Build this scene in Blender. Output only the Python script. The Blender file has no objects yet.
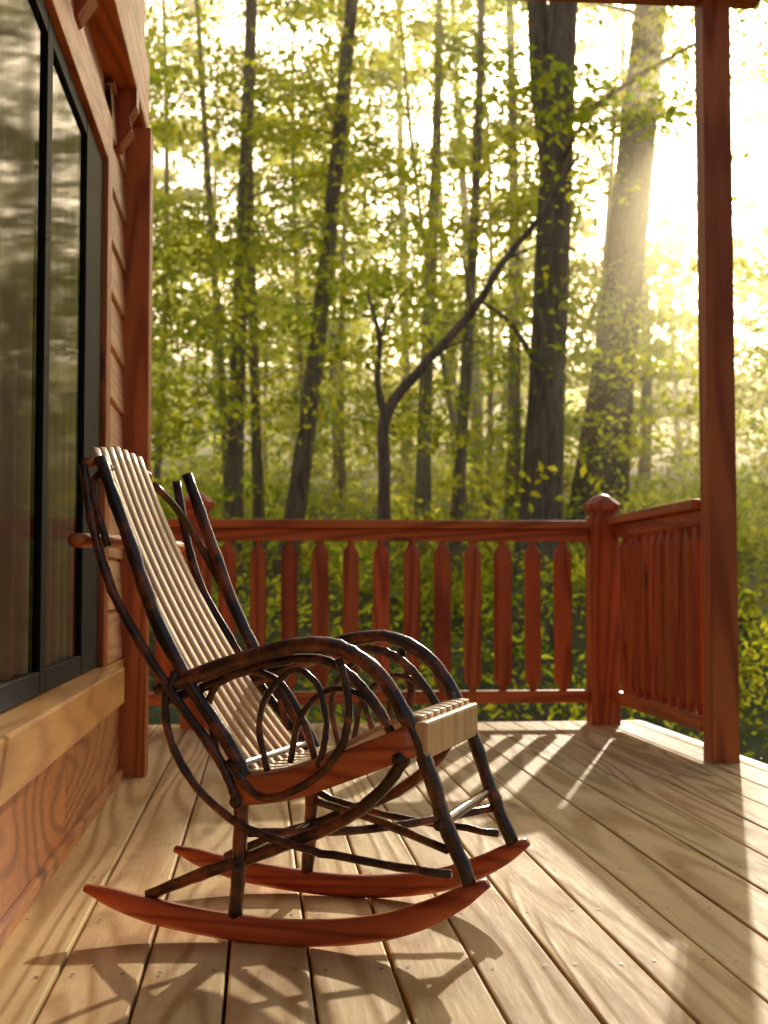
import bpy, bmesh, math, random
import numpy as np
from mathutils import Vector
random.seed(7); rng=np.random.default_rng(11)
scene=bpy.context.scene
HAZE=True
# ------------------------------------------------------------------ helpers
def link(o,parent=None):
    scene.collection.objects.link(o)
    if parent: o.parent=parent
    return o
def empty(name,loc=(0,0,0),rz=0):
    e=bpy.data.objects.new(name,None); e.location=loc; e.rotation_euler=(0,0,rz); e.empty_display_size=.2
    return link(e)
def mesh_np(name,V,F,mat,parent=None,smooth=False):
    V=np.asarray(V,dtype=np.float32); F=np.asarray(F,dtype=np.int32)
    m=bpy.data.meshes.new(name)
    m.vertices.add(len(V)); m.vertices.foreach_set("co",V.ravel())
    m.loops.add(F.size); m.loops.foreach_set("vertex_index",F.ravel())
    m.polygons.add(len(F)); m.polygons.foreach_set("loop_start",np.arange(0,F.size,4,dtype=np.int32))
    m.polygons.foreach_set("use_smooth",np.full(len(F),smooth))
    m.update(calc_edges=True)
    m.materials.append(mat)
    return link(bpy.data.objects.new(name,m),parent)
class MB:
    def __init__(s): s.V=[];s.F=[];s.n=0
    def add(s,V,F):
        V=np.asarray(V,float);F=np.asarray(F,int)
        s.V.append(V);s.F.append(F+s.n);s.n+=len(V)
    def make(s,name,mat,parent=None,smooth=True):
        return mesh_np(name,np.concatenate(s.V),np.concatenate(s.F),mat,parent,smooth)
def catmull(P,k):
    P=np.asarray(P,float)
    if k<=1 or len(P)<3: 
        if len(P)==2:
            t=np.linspace(0,1,max(2,k+1))[:,None]; return P[0]*(1-t)+P[1]*t
        return P
    Q=np.vstack([2*P[0]-P[1],P,2*P[-1]-P[-2]]); out=[]
    for i in range(1,len(Q)-2):
        for j in range(k):
            t=j/k
            out.append(.5*((2*Q[i])+(-Q[i-1]+Q[i+1])*t+(2*Q[i-1]-5*Q[i]+4*Q[i+1]-Q[i+2])*t*t+(-Q[i-1]+3*Q[i]-3*Q[i+1]+Q[i+2])*t**3))
    out.append(P[-1]); return np.array(out)
def grid_faces(n,s):
    i=np.arange(n-1)[:,None]*s; j=np.arange(s)[None,:]; j2=(j+1)%s
    return np.stack([i+j,i+j2,i+s+j2,i+s+j],-1).reshape(-1,4)
def tube(mb,pts,rad,seg=8,k=5,bump=0.0,wob=0.0):
    """pts Nx3, rad scalar or N"""
    rad=np.full(len(pts),rad,float) if np.isscalar(rad) else np.asarray(rad,float)
    A=catmull(np.column_stack([np.asarray(pts,float),rad]),k)
    P=A[:,:3];R=np.maximum(A[:,3],1e-4)
    if wob: P=P+rng.normal(0,wob,P.shape)*np.linspace(.3,1,len(P))[:,None]
    T=np.gradient(P,axis=0);T/=np.linalg.norm(T,axis=1)[:,None]+1e-9
    ref=np.array([0,0,1.]) if abs(T[0][2])<.8 else np.array([1.,0,0])
    n=np.cross(T[0],ref);n/=np.linalg.norm(n)
    th=np.linspace(0,2*math.pi,seg,endpoint=False);V=[]
    N=len(P)
    ph=rng.uniform(0,6,3)
    for i in range(N):
        n=n-T[i]*np.dot(n,T[i]);n/=np.linalg.norm(n);b=np.cross(T[i],n)
        rr=R[i]*(1+bump*(rng.normal(0,.5)+.6*np.sin(3*th+ph[0]+i*.3)*.5+(1.2 if rng.random()<.07 else 0)))
        rr=np.broadcast_to(rr,th.shape)
        ring=P[i]+(np.cos(th)*rr)[:,None]*n+(np.sin(th)*rr)[:,None]*b
        V.append(ring)
    V=[P[0]+(V[0]-P[0])*.02]+V+[P[-1]+(V[-1]-P[-1])*.02]
    mb.add(np.concatenate(V),grid_faces(len(V),seg))
def sweep(mb,path,t0,w,h,k=6,scale=None):
    """path of (s,z) swept ribbon; cross-section rounded rect: w along t(y), h normal"""
    A=catmull(np.array(path,float),k);N=len(A)
    T=np.gradient(A,axis=0);T/=np.linalg.norm(T,axis=1)[:,None]
    Nn=np.column_stack([-T[:,1],T[:,0]])
    c=min(w,h)*.28
    cr=[(-w/2+c,-h/2),(w/2-c,-h/2),(w/2,-h/2+c),(w/2,h/2-c),(w/2-c,h/2),(-w/2+c,h/2),(-w/2,h/2-c),(-w/2,-h/2+c)]
    V=[]
    tt=np.full(N,t0) if np.isscalar(t0) else np.interp(np.linspace(0,1,N),[0,1],t0)
    for i in range(N):
        sc=1 if scale is None else np.interp(i/(N-1),scale[0],scale[1])
        for a,b in cr: V.append((A[i,0]+Nn[i,0]*b*sc,tt[i]+a*(sc**.4),A[i,1]+Nn[i,1]*b*sc))
    V=np.array(V).reshape(N,8,3)
    c0=V[:1].mean(1,keepdims=True);c1=V[-1:].mean(1,keepdims=True)
    V=np.concatenate([c0+(V[:1]-c0)*.02,V,c1+(V[-1:]-c1)*.02])
    mb.add(V.reshape(-1,3),grid_faces(N+2,8))
def boxes(name,L,mat,parent=None,bevel=.004,jit=0):
    bm=bmesh.new()
    for b in L:
        cx0,cx1,cy0,cy1,cz0,cz1=b
        r=bmesh.ops.create_cube(bm,size=1)
        dz=random.uniform(-jit,jit)
        for v in r['verts']:
            v.co=Vector(((cx0+cx1)/2+v.co.x*(cx1-cx0),(cy0+cy1)/2+v.co.y*(cy1-cy0),(cz0+cz1)/2+v.co.z*(cz1-cz0)+dz))
    if bevel: bmesh.ops.bevel(bm,geom=list(bm.edges),offset=bevel,segments=2,profile=.6,affect='EDGES')
    m=bpy.data.meshes.new(name);bm.to_mesh(m);bm.free();m.materials.append(mat)
    return link(bpy.data.objects.new(name,m),parent)
# ------------------------------------------------------------------ materials
def newmat(name):
    m=bpy.data.materials.new(name);m.use_nodes=True;nt=m.node_tree;nt.nodes.clear()
    out=nt.nodes.new('ShaderNodeOutputMaterial');return m,nt,out
class N:
    def __init__(s,nt): s.nt=nt
    def n(s,t,**k):
        x=s.nt.nodes.new(t)
        for a,b in k.items(): setattr(x,a,b)
        return x
    def l(s,a,b): s.nt.links.new(a,b)
    def math(s,op,a,b=None,c=None):
        x=s.n('ShaderNodeMath',operation=op)
        for i,v in enumerate((a,b,c)):
            if v is None: continue
            if isinstance(v,(int,float)): x.inputs[i].default_value=v
            else: s.l(v,x.inputs[i])
        return x.outputs[0]
    def ramp(s,f,stops):
        r=s.n('ShaderNodeValToRGB');e=r.color_ramp.elements
        while len(e)<len(stops): e.new(.5)
        for i,(p,c) in enumerate(stops): e[i].position=p;e[i].color=(*c,1) if len(c)==3 else c
        s.l(f,r.inputs[0]);return r.outputs[0]
    def mix(s,f,a,b,mode='MIX'):
        x=s.n('ShaderNodeMix',data_type='RGBA',blend_type=mode)
        for sock,v in ((x.inputs[0],f),(x.inputs[6],a),(x.inputs[7],b)):
            if isinstance(v,(int,float)): sock.default_value=v
            elif isinstance(v,tuple): sock.default_value=(*v,1)
            else: s.l(v,sock)
        return x.outputs[2]
    def noise(s,vec,scale,detail=4,rough=.5,dist=0):
        x=s.n('ShaderNodeTexNoise');x.inputs['Scale'].default_value=scale;x.inputs['Detail'].default_value=detail
        x.inputs['Roughness'].default_value=rough;x.inputs['Distortion'].default_value=dist
        s.l(vec,x.inputs['Vector']);return x.outputs[0]
    def scale(s,vec,sc):
        x=s.n('ShaderNodeVectorMath',operation='MULTIPLY');s.l(vec,x.inputs[0]);x.inputs[1].default_value=sc;return x.outputs[0]
    def coord(s,island=True):
        tc=s.n('ShaderNodeTexCoord');v=tc.outputs['Object']
        if island:
            g=s.n('ShaderNodeNewGeometry');r=g.outputs['Random Per Island']
            m=s.n('ShaderNodeVectorMath',operation='MULTIPLY_ADD');cb=s.n('ShaderNodeCombineXYZ')
            for i in range(3): s.l(r,cb.inputs[i])
            s.l(cb.outputs[0],m.inputs[0]);m.inputs[1].default_value=(37.3,91.7,53.1);s.l(v,m.inputs[2])
            return m.outputs[0],r
        return v,None
def wood(name,light,dark,grain=(9,.55,9),rings=26,rough=.5,bump=.25,spec=.4,var=.25,knots=True,weather=None,coat=0,rw=.55):
    m,nt,out=newmat(name);q=N(nt)
    v,r=q.coord()
    g=q.scale(v,grain)
    base=q.noise(g,.55,1.5,.4,.15)
    rg=q.math('SINE',q.math('MULTIPLY',base,rings*3.0))
    rg=q.math('MULTIPLY_ADD',rg,.5,.5); rg=q.math('POWER',rg,2.2)
    fine=q.noise(q.scale(v,tuple(a*14 for a in grain)),1,3,.6)
    f=q.math('ADD',q.math('MULTIPLY',rg,rw),q.math('MULTIPLY',fine,.5))
    col=q.ramp(f,[(.18,light),(.85,dark)])
    bl=q.noise(v,2.2,3,.6)
    col=q.mix(q.ramp(bl,[(.40,(0,0,0)),(.8,(.4,.4,.4))]),col,tuple(c*.6 for c in dark))
    if knots:
        vo=q.n('ShaderNodeTexVoronoi');vo.inputs['Scale'].default_value=1
        q.l(q.scale(v,tuple(x*.5+1.2 for x in grain)),vo.inputs['Vector'])
        kn=q.ramp(vo.outputs['Distance'],[(.05,(1,1,1)),(.12,(0,0,0))])
        col=q.mix(q.math('MULTIPLY',kn,.75),col,tuple(c*.25 for c in dark))
    if weather:
        wn=q.noise(v,9,5,.7)
        col=q.mix(q.ramp(wn,[(.42,(0,0,0)),(.7,(.6,.6,.6))]),col,weather)
    hs=q.n('ShaderNodeHueSaturation');q.l(col,hs.inputs['Color'])
    q.l(q.math('MULTIPLY_ADD',r,var*2,1-var),hs.inputs['Value'])
    q.l(q.math('MULTIPLY_ADD',q.math('FRACT',q.math('MULTIPLY',r,17.3)),.014,.495),hs.inputs['Hue'])
    p=q.n('ShaderNodeBsdfPrincipled');q.l(hs.outputs[0],p.inputs['Base Color'])
    q.l(q.math('MULTIPLY_ADD',fine,.25,rough-.12),p.inputs['Roughness'])
    p.inputs['Specular IOR Level'].default_value=spec;p.inputs['Coat Weight'].default_value=coat;p.inputs['Coat Roughness'].default_value=.2
    b=q.n('ShaderNodeBump');b.inputs['Strength'].default_value=bump;b.inputs['Distance'].default_value=.004
    q.l(f,b.inputs['Height']);q.l(b.outputs[0],p.inputs['Normal'])
    q.l(p.outputs[0],out.inputs[0]);return m
M_deck=wood('deck_pine',(.88,.63,.30),(.54,.30,.10),grain=(7,.5,7),rings=32,rough=.6,bump=.45,spec=.22,var=.10,weather=(.66,.45,.20),rw=.7)
RL,RD=(.70,.175,.045),(.38,.07,.018)
M_redY=wood('stained_redwood_y',RL,RD,grain=(9,.6,9),rough=.42,bump=.35,var=.15)
M_redX=wood('stained_redwood_x',RL,RD,grain=(.6,9,9),rough=.42,bump=.35,var=.12)
M_redZ=wood('stained_redwood_z',RL,RD,grain=(9,9,.6),rough=.42,bump=.35,var=.2)
M_sill=wood('sill_cedar',(.84,.42,.12),(.60,.24,.06),grain=(9,.5,7),rough=.4,var=.08)
M_skirt=wood('skirt_cedar',(.76,.31,.10),(.42,.14,.04),grain=(6,1.2,5),rings=34,rough=.45,var=.12)
M_log=wood('cedar_siding',(.84,.48,.24),(.62,.29,.12),grain=(9,.4,9),rough=.45,var=.1)
M_slat=wood('oak_slat',(.86,.55,.26),(.64,.36,.14),grain=(4,30,4),rings=8,rough=.34,bump=.15,var=.1,knots=False,spec=.5,coat=.2)
M_rock=wood('cherry_rocker',(.70,.17,.045),(.34,.055,.016),grain=(1.4,12,22),rings=20,rough=.33,bump=.2,var=.06,knots=False,spec=.5,coat=.25)
M_seat=wood('seat_rail_wood',(.74,.22,.055),(.38,.07,.02),grain=(1.4,12,22),rings=20,rough=.33,bump=.2,var=.1,knots=False,coat=.25)
def bark_stick():
    m,nt,out=newmat('hickory_stick');q=N(nt);v,r=q.coord()
    n1=q.noise(v,14,4,.6);n2=q.noise(v,60,4,.7)
    col=q.ramp(n1,[(.36,(.022,.011,.007)),(.50,(.07,.028,.014)),(.64,(.32,.09,.03))])
    col=q.mix(q.ramp(n2,[(.55,(0,0,0)),(.75,(.5,.5,.5))]),col,(.02,.009,.006))
    p=q.n('ShaderNodeBsdfPrincipled');q.l(col,p.inputs['Base Color']);p.inputs['Roughness'].default_value=.3
    p.inputs['Coat Weight'].default_value=.4;p.inputs['Coat Roughness'].default_value=.18
    b=q.n('ShaderNodeBump');b.inputs['Strength'].default_value=.6;b.inputs['Distance'].default_value=.003
    q.l(n2,b.inputs['Height']);q.l(b.outputs[0],p.inputs['Normal']);q.l(p.outputs[0],out.inputs[0]);return m
M_stick=bark_stick()
def bark(name,c1,c2):
    m,nt,out=newmat(name);q=N(nt);v,r=q.coord(False)
    n1=q.noise(q.scale(v,(9,9,1.6)),1.6,5,.65,.4);n2=q.noise(v,.8,2,.5)
    col=q.ramp(n1,[(.35,c1),(.68,c2)])
    col=q.mix(q.ramp(n2,[(.45,(0,0,0)),(.75,(.4,.4,.4))]),col,tuple((a+b)*.5*k for a,b,k in zip(c1,c2,(.8,1.05,.6))))
    p=q.n('ShaderNodeBsdfPrincipled');q.l(col,p.inputs['Base Color']);p.inputs['Roughness'].default_value=.85
    b=q.n('ShaderNodeBump');b.inputs['Strength'].default_value=.9;b.inputs['Distance'].default_value=.05
    q.l(n1,b.inputs['Height']);q.l(b.outputs[0],p.inputs['Normal']);q.l(p.outputs[0],out.inputs[0]);return m
M_bark=bark('tree_bark',(.17,.105,.065),(.46,.32,.21))
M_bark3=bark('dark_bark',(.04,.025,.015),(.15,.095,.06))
M_bark2=bark('tree_bark_far',(.2,.14,.09),(.45,.33,.22))
def leafmat(name,ca,cb,trans):
    m,nt,out=newmat(name);q=N(nt)
    g=q.n('ShaderNodeNewGeometry');r=g.outputs['Random Per Island']
    tc=q.n('ShaderNodeTexCoord');n=q.noise(tc.outputs['Object'],.55,0,.5)
    f=q.math('ADD',q.math('MULTIPLY',r,.5),q.math('MULTIPLY_ADD',n,1.4,-.45))
    col=q.ramp(f,[(.1,ca),(.9,cb)])
    tcol=q.mix(1.0,col,(trans,trans,trans*.7),'MULTIPLY')
    d=q.n('ShaderNodeBsdfDiffuse');q.l(col,d.inputs['Color'])
    t=q.n('ShaderNodeBsdfTranslucent');q.l(tcol,t.inputs[0])
    mx=q.n('ShaderNodeMixShader');mx.inputs[0].default_value=.72
    q.l(d.outputs[0],mx.inputs[1]);q.l(t.outputs[0],mx.inputs[2]);q.l(mx.outputs[0],out.inputs[0]);return m
M_leaf=leafmat('leaf_green',(.10,.135,.011),(.225,.205,.018),4.4)
M_leaf2=leafmat('leaf_far',(.125,.15,.02),(.22,.21,.03),4.4)
M_leaf3=leafmat('leaf_bush',(.10,.135,.012),(.225,.205,.018),4.5)
def ground():
    m,nt,out=newmat('forest_floor');q=N(nt);v,r=q.coord(False)
    n1=q.noise(v,.5,4,.6);n2=q.noise(v,14,4,.7)
    c=q.mix(q.ramp(n1,[(.35,(0,0,0)),(.55,(1,1,1))]),q.ramp(n2,[(.3,(.05,.035,.02)),(.7,(.16,.11,.06))]),q.ramp(n2,[(.3,(.05,.07,.012)),(.7,(.12,.16,.03))]))
    p=q.n('ShaderNodeBsdfPrincipled');q.l(c,p.inputs['Base Color']);p.inputs['Roughness'].default_value=.95
    b=q.n('ShaderNodeBump');b.inputs['Strength'].default_value=1;b.inputs['Distance'].default_value=.08
    q.l(n2,b.inputs['Height']);q.l(b.outputs[0],p.inputs['Normal']);q.l(p.outputs[0],out.inputs[0]);return m
M_ground=ground()
def plain(name,col,rough,metal=0,var=.15,sc=20,spec=.5):
    m,nt,out=newmat(name);q=N(nt);v,r=q.coord(False);n=q.noise(v,sc,3,.6)
    c=q.ramp(n,[(.3,tuple(x*(1-var) for x in col)),(.7,tuple(x*(1+var) for x in col))])
    p=q.n('ShaderNodeBsdfPrincipled');q.l(c,p.inputs['Base Color']);p.inputs['Roughness'].default_value=rough;p.inputs['Metallic'].default_value=metal
    p.inputs['Specular IOR Level'].default_value=spec
    q.l(p.outputs[0],out.inputs[0]);return m
M_frame=plain('dark_window_frame',(.013,.014,.013),.65,spec=.12)
M_curtain=plain('linen_curtain',(.30,.23,.16),.9,sc=6,spec=.1)
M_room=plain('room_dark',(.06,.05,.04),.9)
M_nail=plain('nail_steel',(.09,.07,.06),.5,.6)
def glass():
    m,nt,out=newmat('window_glass');q=N(nt)
    fr=q.n('ShaderNodeFresnel');fr.inputs[0].default_value=1.09
    g=q.n('ShaderNodeBsdfGlossy');g.inputs['Roughness'].default_value=.05
    t=q.n('ShaderNodeBsdfTransparent');t.inputs[0].default_value=(.85,.85,.82,1)
    mx=q.n('ShaderNodeMixShader');q.l(fr.outputs[0],mx.inputs[0]);q.l(t.outputs[0],mx.inputs[1]);q.l(g.outputs[0],mx.inputs[2]);q.l(mx.outputs[0],out.inputs[0]);return m
M_glass=glass()
# ------------------------------------------------------------------ sun
AZ,EL=math.radians(18.7),math.radians(19.3)
S=np.array([math.sin(AZ)*math.cos(EL),math.cos(AZ)*math.cos(EL),math.sin(EL)])
sd=bpy.data.lights.new('sun','SUN');sd.energy=5;sd.angle=math.radians(.6);sd.color=(1,.84,.58)
so=link(bpy.data.objects.new('sun',sd));so.rotation_euler=Vector(S).to_track_quat('Z','Y').to_euler();so.location=(8,20,12)
w=bpy.data.worlds.new('World');scene.world=w;w.use_nodes=True;wn=w.node_tree
sky=wn.nodes.new('ShaderNodeTexSky');sky.sky_type='NISHITA';sky.sun_disc=False;sky.sun_elevation=EL;sky.sun_rotation=AZ;sky.dust_density=8.0;sky.ozone_density=.2
bg=wn.nodes['Background'];wn.links.new(sky.outputs[0],bg.inputs[0]);bg.inputs[1].default_value=.15
# ------------------------------------------------------------------ deck
boards=[];x=-.053-.144*30
nails=[]
while x<1.83:
    x0,x1=x+.003,x+.141
    y0=-2.5 if x0>-.53 else 5.02
    if x0>-2.6:
        x1=min(x1,1.86)
        yj=random.choice([None,None,None,1.2,4.88]) if x0>-.53 else None
        if yj: boards+= [(x0,x1,y0,yj-.002,-.03,0),(x0,x1,yj+.002,6.86,-.03,0)]
        else: boards.append((x0,x1,y0,6.86,-.03,0))
        yy=.02
        while yy<6.8:
            if yy>y0:
                for dx in (.025,.113): nails.append((x0+dx+random.uniform(-.006,.006),yy+random.uniform(-.01,.01)))
            yy+=.406
    x+=.144
deck=boxes('wooden_deck',boards,M_deck,bevel=.0045,jit=.0012)
mb=MB()
for a,b in nails:
    th=np.linspace(0,2*math.pi,8,endpoint=False)
    V=np.concatenate([np.column_stack([a+.0042*np.cos(th),b+.0042*np.sin(th),np.full(8,.0028)]),np.column_stack([a+.0001*np.cos(th),b+.0001*np.sin(th),np.full(8,.0029)])])
    mb.add(V,grid_faces(2,8))
mb.make('nails',M_nail,deck,False)
boxes('joists',[(-2.6,1.86,y,y+.04,-.2,-.036) for y in np.arange(-2.3,6.8,.406)]+[],M_redX,deck,0)
boxes('rim_joist',[(-2.6,1.9,6.865,6.9,-.28,-.002),(1.865,1.9,-2.5,6.86,-.28,-.002)],M_redX,deck,.003)
# ------------------------------------------------------------------ railing
def baluster(mb,cx,cy,zb,zt,alongx=True,w=.080,t=.046):
    w*=random.uniform(.93,1.06)
    prof=[(zb,.42),(zb+.02,.42),(zb+.055,.98),(zb+.08,1),(zt-.085,1),(zt-.06,.98),(zt-.022,.40),(zt,.40)]
    rings=[]
    for z,s in prof:
        a,b=w/2*s,t/2*(.55+.45*s);c=min(a,b)*.45
        pts=[(-a+c,-b),(a-c,-b),(a,-b+c),(a,b-c),(a-c,b),(-a+c,b),(-a,b-c),(-a,-b+c)]
        rings+= [(cx+p,cy+r,z) if alongx else (cx+r,cy+p,z) for p,r in pts]
    mb.add(rings,grid_faces(len(prof),8))
YB=6.72
def newel(parent,x,y,s=.07):
    bm=bmesh.new()
    def ring(z,h,c):
        pts=[(-h+c,-h),(h-c,-h),(h,-h+c),(h,h-c),(h-c,h),(-h+c,h),(-h,h-c),(-h,-h+c)]
        return [bm.verts.new((x+a,y+b,z)) for a,b in pts]
    prof=[(-.02,s,.008),(1.0,s,.008),(1.012,s-.014,.012),(1.03,s-.014,.012),(1.04,s+.008,.02),(1.065,s+.010,.022),(1.085,s-.006,.03),(1.11,s-.035,.02),(1.118,.004,.001)]
    prev=None
    for z,h,c in prof:
        r=ring(z,h,c)
        if prev:
            for i in range(8): bm.faces.new((prev[i],prev[(i+1)%8],r[(i+1)%8],r[i]))
        prev=r
    bm.faces.new(prev)
    m=bpy.data.meshes.new('newel_post');bm.to_mesh(m);bm.free();m.materials.append(M_redZ)
    return link(bpy.data.objects.new('newel_post',m),parent)
br=empty('deck_railing')
newel(br,1.665,YB);newel(br,-.30,YB)
boxes('top_rail',[(-.235,1.60,YB-.06,YB+.06,.945,.985),(-2.6,-.365,YB-.06,YB+.06,.945,.985)],M_redX,br,.006)
boxes('sub_rail',[(-.228,1.592,YB-.022,YB+.022,.885,.943),(-2.6,-.372,YB-.022,YB+.022,.885,.943)],M_redX,br,.004)
boxes('bottom_rail',[(-.228,1.592,YB-.03,YB+.03,.105,.165),(-2.6,-.372,YB-.03,YB+.03,.105,.165)],M_redX,br,.005)
mb=MB()
for i in range(12): baluster(mb,-.155+i*.1475,YB,.16,.89)
for i in range(14): baluster(mb,-.45-i*.1475,YB,.16,.89)
mb.make('balusters',M_redZ,br,False)
rr=empty('deck_railing')
XR=1.725
boxes('top_rail',[(XR-.055,XR+.055,5.30,6.645,.965,1.005)],M_redY,rr,.006)
boxes('sub_rail',[(XR-.022,XR+.022,5.30,6.645,.905,.963)],M_redY,rr,.004)
boxes('bottom_rail',[(XR-.03,XR+.03,5.30,6.645,.105,.165)],M_redY,rr,.005)
mb=MB()
yy=5.38
while yy<6.6: baluster(mb,XR,yy,.16,.91,False);yy+=.125
mb.make('balusters',M_redZ,rr,False)
# porch posts + header
pp=empty('porch_frame')
boxes('corner_post',[(1.695,1.805,5.17,5.28,-.02,2.957)],M_redZ,pp,.008)
boxes('wall_post',[(-.497,-.394,4.96,5.09,-.02,2.30)],M_redZ,pp,.007)
boxes('header_beam',[(-.385,1.95,5.13,5.31,2.96,3.16)],M_redX,pp,.008)
boxes('side_beam',[(1.69,1.83,-2.5,5.125,2.965,3.15)],M_redY,pp,.008)
# ------------------------------------------------------------------ house
hs=empty('cabin_wall')
def logs(name,y0,y1,z0,z1,xf=-.5,pitch=.17):
    mb=MB();z=z0
    while z<z1-.01:
        h=min(pitch,z1-z);V=[]
        pr=[(xf-.03,0.0),(xf,.0),(xf,.012),(xf-.010,h-.012),(xf-.022,h-.003)]
        for Y in (y0,y1):
            for a,b in pr: V.append((a,Y,z+b))
        n=len(pr)
        F=[(j,j+1,n+j+1,n+j) for j in range(n-1)]
        mb.add(V,F);z+=h
    o=mb.make(name,M_log,hs,False);return o
logs('lap_siding',4.50,5.0,.42,2.30,-.478)
logs('lap_siding_upper',-2.5,4.50,2.16,3.4)
boxes('wall_core',[(-.75,-.54,4.47,5.04,0,3.4),(-.75,-.54,-2.5,4.46,2.0,3.4),(-.75,-.56,-2.5,4.46,0,.40),(-6,-.76,4.9,5.04,-1,3.4)],M_log,hs,0)
boxes('window_sill',[(-.55,-.415,-2.5,4.40,.305,.415)],M_sill,hs,.006)
boxes('sill_return',[(-.55,-.47,4.405,4.955,.305,.415)],M_sill,hs,.006)
boxes('base_skirt',[(-.55,-.485,-2.5,1.5,.0,.30),(-.55,-.485,1.504,3.62,.0,.30),(-.55,-.485,3.624,4.95,.0,.30)],M_skirt,hs,.004)
boxes('skirt_batten',[(-.485,-.468,-2.5,4.95,.0,.035)],M_skirt,hs,.004)
boxes('window_trim',[(-.54,-.478,4.385,4.50,.418,2.16)],M_redZ,hs,.005)
boxes('window_head_trim',[(-.54,-.478,-2.5,4.382,2.0,2.16)],M_redY,hs,.005)
boxes('eave_beam',[(-.54,-.415,-2.5,5.14,2.32,2.60),(-.54,-.43,-2.5,5.10,2.603,2.86)],M_redY,hs,.012)
for yc in (4.62,3.55,2.45):
    pr=[(-.50,2.318),(-.415,2.318),(-.415,2.26),(-.44,2.22),(-.43,2.18),(-.47,2.12),(-.50,2.10)]
    bm=bmesh.new();A=[bm.verts.new((a,yc,b)) for a,b in pr];B=[bm.verts.new((a,yc+.09,b)) for a,b in pr]
    bm.faces.new(A);bm.faces.new(B[::-1])
    for i in range(len(pr)): bm.faces.new((A[i],B[i],B[(i+1)%len(pr)],A[(i+1)%len(pr)]))
    bmesh.ops.recalc_face_normals(bm,faces=bm.faces)
    m=bpy.data.meshes.new('corbel');bm.to_mesh(m);bm.free();m.materials.append(M_redZ);link(bpy.data.objects.new('corbel',m),hs)
# window: frame, glass, curtain
boxes('window_frame',[(-.545,-.496,3.99,4.382,.42,1.998),(-.545,-.4965,3.25,3.33,.42,1.998),(-.545,-.496,1.9,1.98,.42,1.998),
   (-.545,-.497,1.985,3.245,.418,.47),(-.545,-.497,3.335,3.985,.418,.47),(-.545,-.497,1.985,3.245,1.95,1.997),(-.545,-.497,3.335,3.985,1.95,1.997)],M_frame,hs,.002)
mesh_np('window_glass',[(-.506,1.98,.46),(-.506,3.99,.46),(-.506,3.99,1.96),(-.506,1.98,1.96)],[(0,1,2,3)],M_glass,hs)
mb=MB();n=200;Y=np.linspace(1.99,3.985,n);Xc=-.528+.013*np.sin(Y*40+1.5*np.sin(Y*5))
V=np.concatenate([np.column_stack([Xc,Y,np.full(n,.43)]),np.column_stack([Xc*1.0,Y,np.full(n,1.99)])])
mb.add(V,[(i,i+1,n+i+1,n+i) for i in range(n-1)]);mb.make('curtain',M_curtain,hs,True)
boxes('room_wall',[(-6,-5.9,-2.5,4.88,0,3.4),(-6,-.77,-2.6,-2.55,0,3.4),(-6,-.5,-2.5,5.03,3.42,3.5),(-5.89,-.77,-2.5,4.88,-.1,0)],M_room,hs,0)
# ------------------------------------------------------------------ rocking chair (local: +x front, +y far side)
ch=empty('rocking_chair',(.056,2.63,0),math.radians(-20.7))
W=.42
mb=MB()
rk=[(-.415,.082),(-.286,.049),(-.131,.029),(.02,.0245),(.1655,.042),(.27,.077),(.375,.135)]
for t in (0,W): sweep(mb,rk,t,.034,.047,8,([0,.07,.2,.8,.93,1],[.3,.75,1,1,.8,.35]))
mb.make('rockers',M_rock,ch)
SIDE=[
 ([(-.27,.463),(-.182,.496),(-.06,.535),(.039,.555),(.107,.545),(.175,.50),(.223,.427),(.2605,.346),(.298,.238),(.345,.125)],[.013,.016,.016,.015,.0145,.0145,.0145,.0145,.0145,.014],0),
 ([(-.26,.44),(-.17,.474),(-.06,.513),(.03,.528),(.09,.515),(.145,.468),(.185,.41),(.205,.36)],.0095,.012),
 ([(-.395,.915),(-.33,.75),(-.266,.589),(-.19,.46),(-.1025,.339),(-.085,.27)],[.012,.013,.014,.0145,.0145,.014],0),
 ([(-.425,.90),(-.400,.773),(-.360,.656),(-.296,.55),(-.222,.446),(-.138,.343),(-.10,.268)],.0095,-.012),
 ([(-.107,.040),(-.098,.163),(-.094,.30)],[.0135,.014,.014],0),
 ([(-.225,.50),(-.245,.445),(-.237,.377),(-.195,.302),(-.12,.235),(-.02,.194),(.117,.168),(.31,.148)],.0078,-.012),
 ([(-.29,.072),(-.182,.118),(-.04,.17),(.098,.229),(.190,.307),(.228,.382),(.215,.44)],[.011,.012,.012,.012,.0115,.011,.010],.012),
 ([(-.04,.32),(-.056,.41),(-.03,.475),(.02,.508),(.063,.47),(.075,.395),(.06,.33)],.0062,-.010),
 ([(-.15,.35),(-.165,.447),(-.11,.503),(-.03,.487),(.02,.42),(.048,.34)],.007,.010),
 ([(-.12,.335),(-.05,.272),(.04,.300),(.105,.37),(.12,.45),(.10,.53)],.0078,-.014),
 ([(.0,.335),(.02,.42),(.075,.47),(.14,.46),(.195,.40)],.006,.006),
]
mb=MB()
for t,sg in ((0,1),(W,-1)):
    for path,r,off in SIDE:
        pts=[(s,t+sg*off,z) for s,z in path]
        tube(mb,pts,r,10,6,.09,.0009)
def cross(s,z,r,t0=-.02,t1=W+.02,bow=0): tube(mb,[(s,t0,z),(s+bow,(t0+t1)/2,z),(s,t1,z)],r,10,5,.06)
cross(-.098,.15,.009);cross(.29,.235,.010);cross(-.10,.262,.012);cross(.215,.35,.012);cross(-.1,.325,.010)
# diagonal stretchers below the seat
tube(mb,[(-.09,.01,.20),(.1,.2,.185),(.30,W,.20)],.0085,8,6,.06)
tube(mb,[(-.09,W,.20),(.1,.22,.20),(.30,.0,.19)],.0085,8,6,.06)
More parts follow.
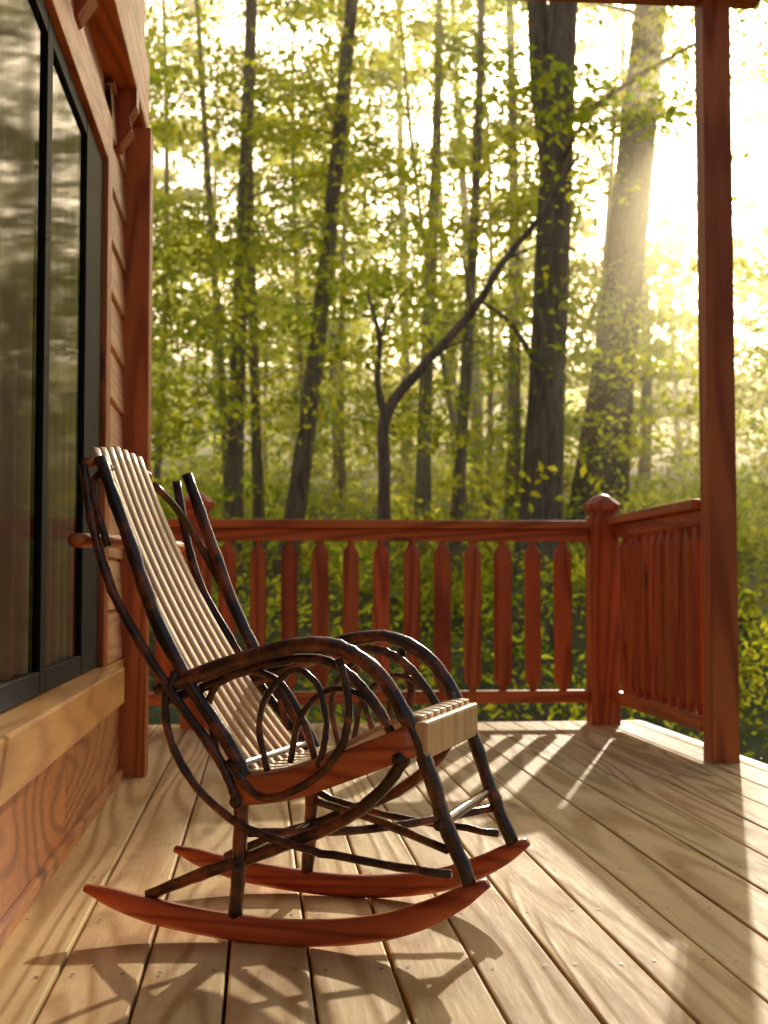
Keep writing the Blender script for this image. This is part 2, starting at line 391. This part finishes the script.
# curved hoops of the back (between posts and slat panel)
tube(mb,[(-.405,.27,.88),(-.385,.35,.83),(-.34,.42,.72),(-.27,.44,.58),(-.18,.43,.43)],.0085,8,6,.06)
tube(mb,[(-.40,.06,.90),(-.41,.0,.86),(-.37,-.012,.74)],.008,8,6,.06)
mb.make('bent_sticks',M_stick,ch)
mb=MB()
slp=[(-.415,.935),(-.365,.80),(-.308,.67),(-.245,.55),(-.172,.43),(-.108,.34),(-.075,.30)]
for i in range(7):
    dz=.012*(1-abs(i-3)/3)
    p=[(slp[0][0]-dz*.3,slp[0][1]+dz)]+slp[1:]
    sweep(mb,p,(.018+.032*i,.055+.046*i),.027,.009,6)
ssp=[(-.085,.312),(-.02,.318),(.06,.345),(.15,.392),(.215,.421),(.252,.422)]
for i in range(8): sweep(mb,ssp,.025+.053*i,.044,.010,6)
mb.make('slats',M_slat,ch)
boxes('seat_front_apron',[(.243,.268,-.012,W+.012,.350,.418)],M_slat,ch,.006)
mb=MB()
for t in (-.004,W+.004): sweep(mb,[(-.10,.280),(.0,.295),(.12,.337),(.24,.385)],t,.02,.056,6)
mb.make('seat_side_rails',M_seat,ch)
mb=MB();tube(mb,[(-.43,-.035,.752),(-.425,.2,.755),(-.43,.46,.752)],.014,10,5,.03)
tube(mb,[(-.418,-.01,.905),(-.428,.13,.912),(-.418,.27,.900)],.010,10,5,.03)
mb.make('back_cross_rails',M_seat,ch)
# ------------------------------------------------------------------ terrain
def gh(x,y):
    x=np.asarray(x,float);y=np.asarray(y,float)
    d=np.clip(y-9,0,None);rise=.12*np.clip(d,0,95)
    rise=np.where(d>0,rise*np.clip(d/8,0,1)**.5,0)+.20*np.clip(d-95,0,170)
    return -1.0+rise+.25*np.sin(x*.31+y*.17)*np.clip(d/10,0,1)+.12*np.sin(x*.9-y*.5)*np.clip(d/6,.2,1)
xs=np.concatenate([np.linspace(-400,-42,24),np.linspace(-40,60,101),np.linspace(62,400,24)])
ys=np.concatenate([np.linspace(-300,-12,14),np.linspace(-10,110,121),np.linspace(114,600,34)])
GX,GY=np.meshgrid(xs,ys);nx,ny=len(xs),len(ys)
V=np.column_stack([GX.ravel(),GY.ravel(),gh(GX,GY).ravel()])
i=np.arange(ny-1)[:,None]*nx;j=np.arange(nx-1)[None,:]
F=np.stack([i+j,i+j+1,i+nx+j+1,i+nx+j],-1).reshape(-1,4)
mesh_np('ground',V,F,M_ground,None,True)
# ------------------------------------------------------------------ foliage
def in_corridor(p):
    t=(p[2]-.1)/S[2];x0=p[0]-S[0]*t;y0=p[1]-S[1]*t
    return (-1.0<x0<2.6) and (.6<y0<7.2)
class Leaves:
    def __init__(s): s.C=[];s.Sz=[];s.J=[]
    def spray(s,c,R,n,size,flat=.12,jit=.4,keep=.06):
        if in_corridor(c) and rng.random()>keep: return
        r=R*np.sqrt(rng.random(n));th=rng.uniform(0,2*math.pi,n)
        P=np.column_stack([r*np.cos(th),r*np.sin(th),rng.normal(0,flat*R,n)-.18*R*(r/R)**2])+np.asarray(c)
        s.C.append(P);s.Sz.append(size*rng.uniform(.6,1.3,n));s.J.append(np.full(n,jit))
    def make(s,name,mat,parent=None):
        C=np.concatenate(s.C);Z=np.concatenate(s.Sz)[:,None];J=np.concatenate(s.J)[:,None];n=len(C)
        nr=rng.normal(0,1,(n,3))*J+np.array([0,0,1.]);nr/=np.linalg.norm(nr,axis=1)[:,None]
        t=rng.normal(0,1,(n,3));t-=nr*(t*nr).sum(1)[:,None];t/=np.linalg.norm(t,axis=1)[:,None];b=np.cross(nr,t)
        V=np.stack([C-t*Z,C+b*Z*.5-t*Z*.1+nr*Z*.12,C+t*Z,C-b*Z*.5-t*Z*.1+nr*Z*.12],1).reshape(-1,3)
        return mesh_np(name,V,np.arange(n*4).reshape(-1,4),mat,parent)
def make_tree(mb,L,x,y,r0,H,lean=(0,0),curve=0,zb0=2.5,nb=14,spr=3,nl=70,ls=.06,bl=(1.2,2.8),seg=10,jit=.7):
    zg=float(gh(x,y))-.3
    nseg=7;pts=[];rad=[]
    ph=rng.uniform(0,6)
    for i in range(nseg+1):
        a=i/nseg;z=a*H
        pts.append((x+lean[0]*(z+zg-.66)+curve*math.sin(a*4+ph)*.35,y+lean[1]*z+curve*math.cos(a*3+ph)*.3,zg+z))
        rad.append(r0*(1-.72*a)*(1.35 if i==0 else 1))
    tube(mb,pts,rad,seg,4,.03)
    P=np.array(pts)
    for _ in range(nb):
        a=rng.uniform(zb0/H,1);f=a*nseg;i0=min(int(f),nseg-1);p=P[i0]+(P[i0+1]-P[i0])*(f-i0)
        th=rng.uniform(0,2*math.pi);ln=rng.uniform(*bl)*(1.15-.4*a)
        up=rng.uniform(.05,.6)
        d=np.array([math.cos(th),math.sin(th),up]);q1=p+d*ln*.5;q2=p+d*ln+np.array([0,0,-.12*ln])
        rb=max(.012,r0*.16*(1.2-a))
        if in_corridor(q2): continue
        tube(mb,[p,q1,q2],[rb,rb*.6,rb*.25],5,3)
        for k in range(spr):
            u=rng.uniform(.4,1.1);c=p+(q2-p)*u+rng.normal(0,.32,3)*np.array([1,1,.6])*ln*.35
            L.spray(c,rng.uniform(.45,.95),nl,ls,.14,jit)
def tree_obj(x,y,r0,H,name='deciduous_tree',extra=None,mat=None,**k):
    mb=MB();L=Leaves();make_tree(mb,L,x,y,r0,H,**k)
    if extra: extra(mb,L)
    o=mb.make(name,mat or M_bark,None,True)
    if L.C: L.make('crown',M_leaf,o)
    return o
# two large trunks on the right
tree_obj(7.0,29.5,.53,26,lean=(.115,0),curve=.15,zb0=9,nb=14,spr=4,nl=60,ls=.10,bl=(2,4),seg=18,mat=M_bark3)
def fork(mb,L):
    tube(mb,[(3.80,17.76,4.6),(3.78,17.8,6.0),(3.62,17.85,8.0),(3.7,17.9,11)],[.17,.16,.14,.10],12,5,.03)
    tube(mb,[(3.72,17.7,3.2),(3.2,17.5,4.0),(2.7,17.3,4.3)],[.05,.035,.02],6,4)
tree_obj(3.46,17.76,.285,20,lean=(.068,0),curve=.3,zb0=6,nb=10,spr=4,nl=60,ls=.075,bl=(2,4),seg=16,extra=fork)
tree_obj(.14,20.06,.155,17,lean=(.14,0),curve=.6,zb0=5,nb=12,spr=4,nl=60,ls=.07)
tree_obj(-.34,22.1,.155,18,lean=(.01,0),curve=.3,zb0=4,nb=16,spr=4,nl=60,ls=.07)
tree_obj(-.03,24.1,.11,17,lean=(-.01,0),curve=.35,zb0=3.5,nb=16,spr=4,nl=60,ls=.075)
tree_obj(-1.6,19.5,.10,15,lean=(.0,0),curve=.4,zb0=3,nb=18,spr=4,nl=70,ls=.065)
tree_obj(3.2,22.5,.12,15,lean=(.03,0),curve=.4,zb0=4,nb=14,spr=4,nl=60,ls=.075)
# curved sapling
mb=MB();L=Leaves()
tube(mb,[(1.04,12,-1.0),(1.05,11.97,.8),(1.06,11.95,1.59),(1.08,11.95,2.15),(1.42,11.95,2.6),(1.82,11.93,3.05),(2.1,11.9,3.5),(2.42,11.9,3.9),(2.8,12,4.5)],[.07,.06,.055,.05,.042,.036,.03,.024,.012],10,6,.06,.004)
tube(mb,[(1.07,11.95,2.1),(1.0,11.95,2.45),(1.02,11.95,2.8),(.92,11.95,3.2)],[.035,.028,.022,.012],8,5,.06)
for a,b in (((1.42,11.95,2.6),(1.9,11.7,2.75)),((1.82,11.93,3.05),(1.75,12.2,3.7)),((2.1,11.9,3.5),(2.7,11.8,3.6)),((1.02,11.95,2.8),(1.3,12.1,3.3))):
    tube(mb,[a,tuple((np.array(a)+np.array(b))/2+np.array([0,0,.08])),b],[.014,.010,.005],6,4)
    L.spray(np.array(b),.45,60,.05)
for c in ((.9,11.9,3.3),(.6,12.0,2.7),(1.9,12,2.7),(2.6,12.1,4.3),(.4,12.2,3.0)): L.spray(np.array(c),.5,70,.05)
o=mb.make('bent_sapling',M_bark);L.make('crown',M_leaf,o)
# surrounding forest
def polar(D,az): return D*math.sin(az),D*math.cos(az)
mb=MB();L=Leaves()
TA=math.tan(AZ)
cnt=0
while cnt<38:
    D=math.sqrt(rng.uniform(17**2,50**2));az=math.radians(rng.uniform(-17,30));x,y=polar(D,az)
    x0=x-TA*(y-3.5)
    if -1.1<x0<2.8: continue
    if D<26 and -3<math.degrees(az)<18: continue
    make_tree(mb,L,x,y,rng.choice([.07,.1,.17,.22]),rng.uniform(12,20),lean=(rng.normal(0,.035),0),curve=rng.uniform(.2,.8),zb0=1.8,nb=16,spr=4,nl=44,ls=.10 if D>30 else .075,seg=8);cnt+=1
# understorey sprays at mid height
for _ in range(420):
    D=math.sqrt(rng.uniform(13**2,36**2));az=math.radians(rng.uniform(-16,30));x,y=polar(D,az);z=float(gh(x,y))+rng.uniform(1.0,6.5)
    L.spray(np.array([x,y,z]),rng.uniform(.4,.9),50,.062,.14,.8,keep=.04)
for _ in range(300):
    D=math.sqrt(rng.uniform(15**2,30**2));az=math.radians(rng.uniform(-11,17));x,y=polar(D,az);z=.66+D*rng.uniform(.10,.46)
    L.spray(np.array([x,y,z]),rng.uniform(.5,1.0),56,.07,.18,.9,keep=.04)
fo=mb.make('forest_trees',M_bark2);L.make('foliage',M_leaf,fo)
mb=MB();L=Leaves()
for _ in range(55):
    D=rng.uniform(50,105);x,y=polar(D,math.radians(rng.uniform(-20,34)));
    make_tree(mb,L,x,y,rng.uniform(.10,.26),rng.uniform(16,26),lean=(rng.normal(0,.03),0),curve=.4,zb0=3,nb=12,spr=3,nl=26,ls=.28,bl=(2,4.5),seg=6,jit=.9)
for _ in range(1000):
    D=rng.uniform(45,110);x,y=polar(D,math.radians(rng.uniform(-20,34)));z=float(gh(x,y))+10*rng.random()**1.4
    L.spray(np.array([x,y,z]),rng.uniform(1,2),28,.25,.3,.9,keep=.6)
fo=mb.make('distant_forest',M_bark2);L.make('foliage',M_leaf2,fo)
# undergrowth
L=Leaves()
for _ in range(760):
    D=math.sqrt(rng.uniform(9.2**2,42**2));az=math.radians(rng.uniform(-18,32));x,y=polar(D,az)
    h=rng.uniform(.1,1.5) if D>11 else rng.uniform(.1,1.3)
    n=int(100 if D<25 else 60);s=.046 if D<20 else .085
    L.spray(np.array([x,y,float(gh(x,y))+h]),rng.uniform(.35,.8),n,s,.35,.9,keep=.6)
L.make('undergrowth_bushes',M_leaf3)
# ------------------------------------------------------------------ haze
if HAZE:
    bm=bmesh.new();bmesh.ops.create_cube(bm,size=1)
    for v in bm.verts: v.co=Vector((8+v.co.x*120,62+v.co.y*100,13+v.co.z*34))
    m=bpy.data.meshes.new('morning_mist');bm.to_mesh(m);bm.free()
    mm,nt,out=newmat('mist');q=N(nt);vs=q.n('ShaderNodeVolumeScatter');vs.inputs['Density'].default_value=.0050;vs.inputs['Anisotropy'].default_value=.81
    vs.inputs['Color'].default_value=(1,.90,.62,1);q.l(vs.outputs[0],out.inputs['Volume']);m.materials.append(mm);link(bpy.data.objects.new('morning_mist',m))
# ------------------------------------------------------------------ camera
cd=bpy.data.cameras.new('camera');cd.sensor_fit='VERTICAL';cd.sensor_height=36;cd.lens=49.2;cd.clip_end=2000;cd.clip_start=.05
cd.dof.use_dof=True;cd.dof.focus_distance=2.9;cd.dof.aperture_fstop=5.6
co=link(bpy.data.objects.new('camera',cd));co.location=(0,0,.66);co.rotation_euler=(math.radians(93.1),0,math.radians(-5.06))
scene.camera=co
scene.view_settings.view_transform='Standard'
try: scene.view_settings.look='None'
except Exception: pass
scene.view_settings.exposure=0
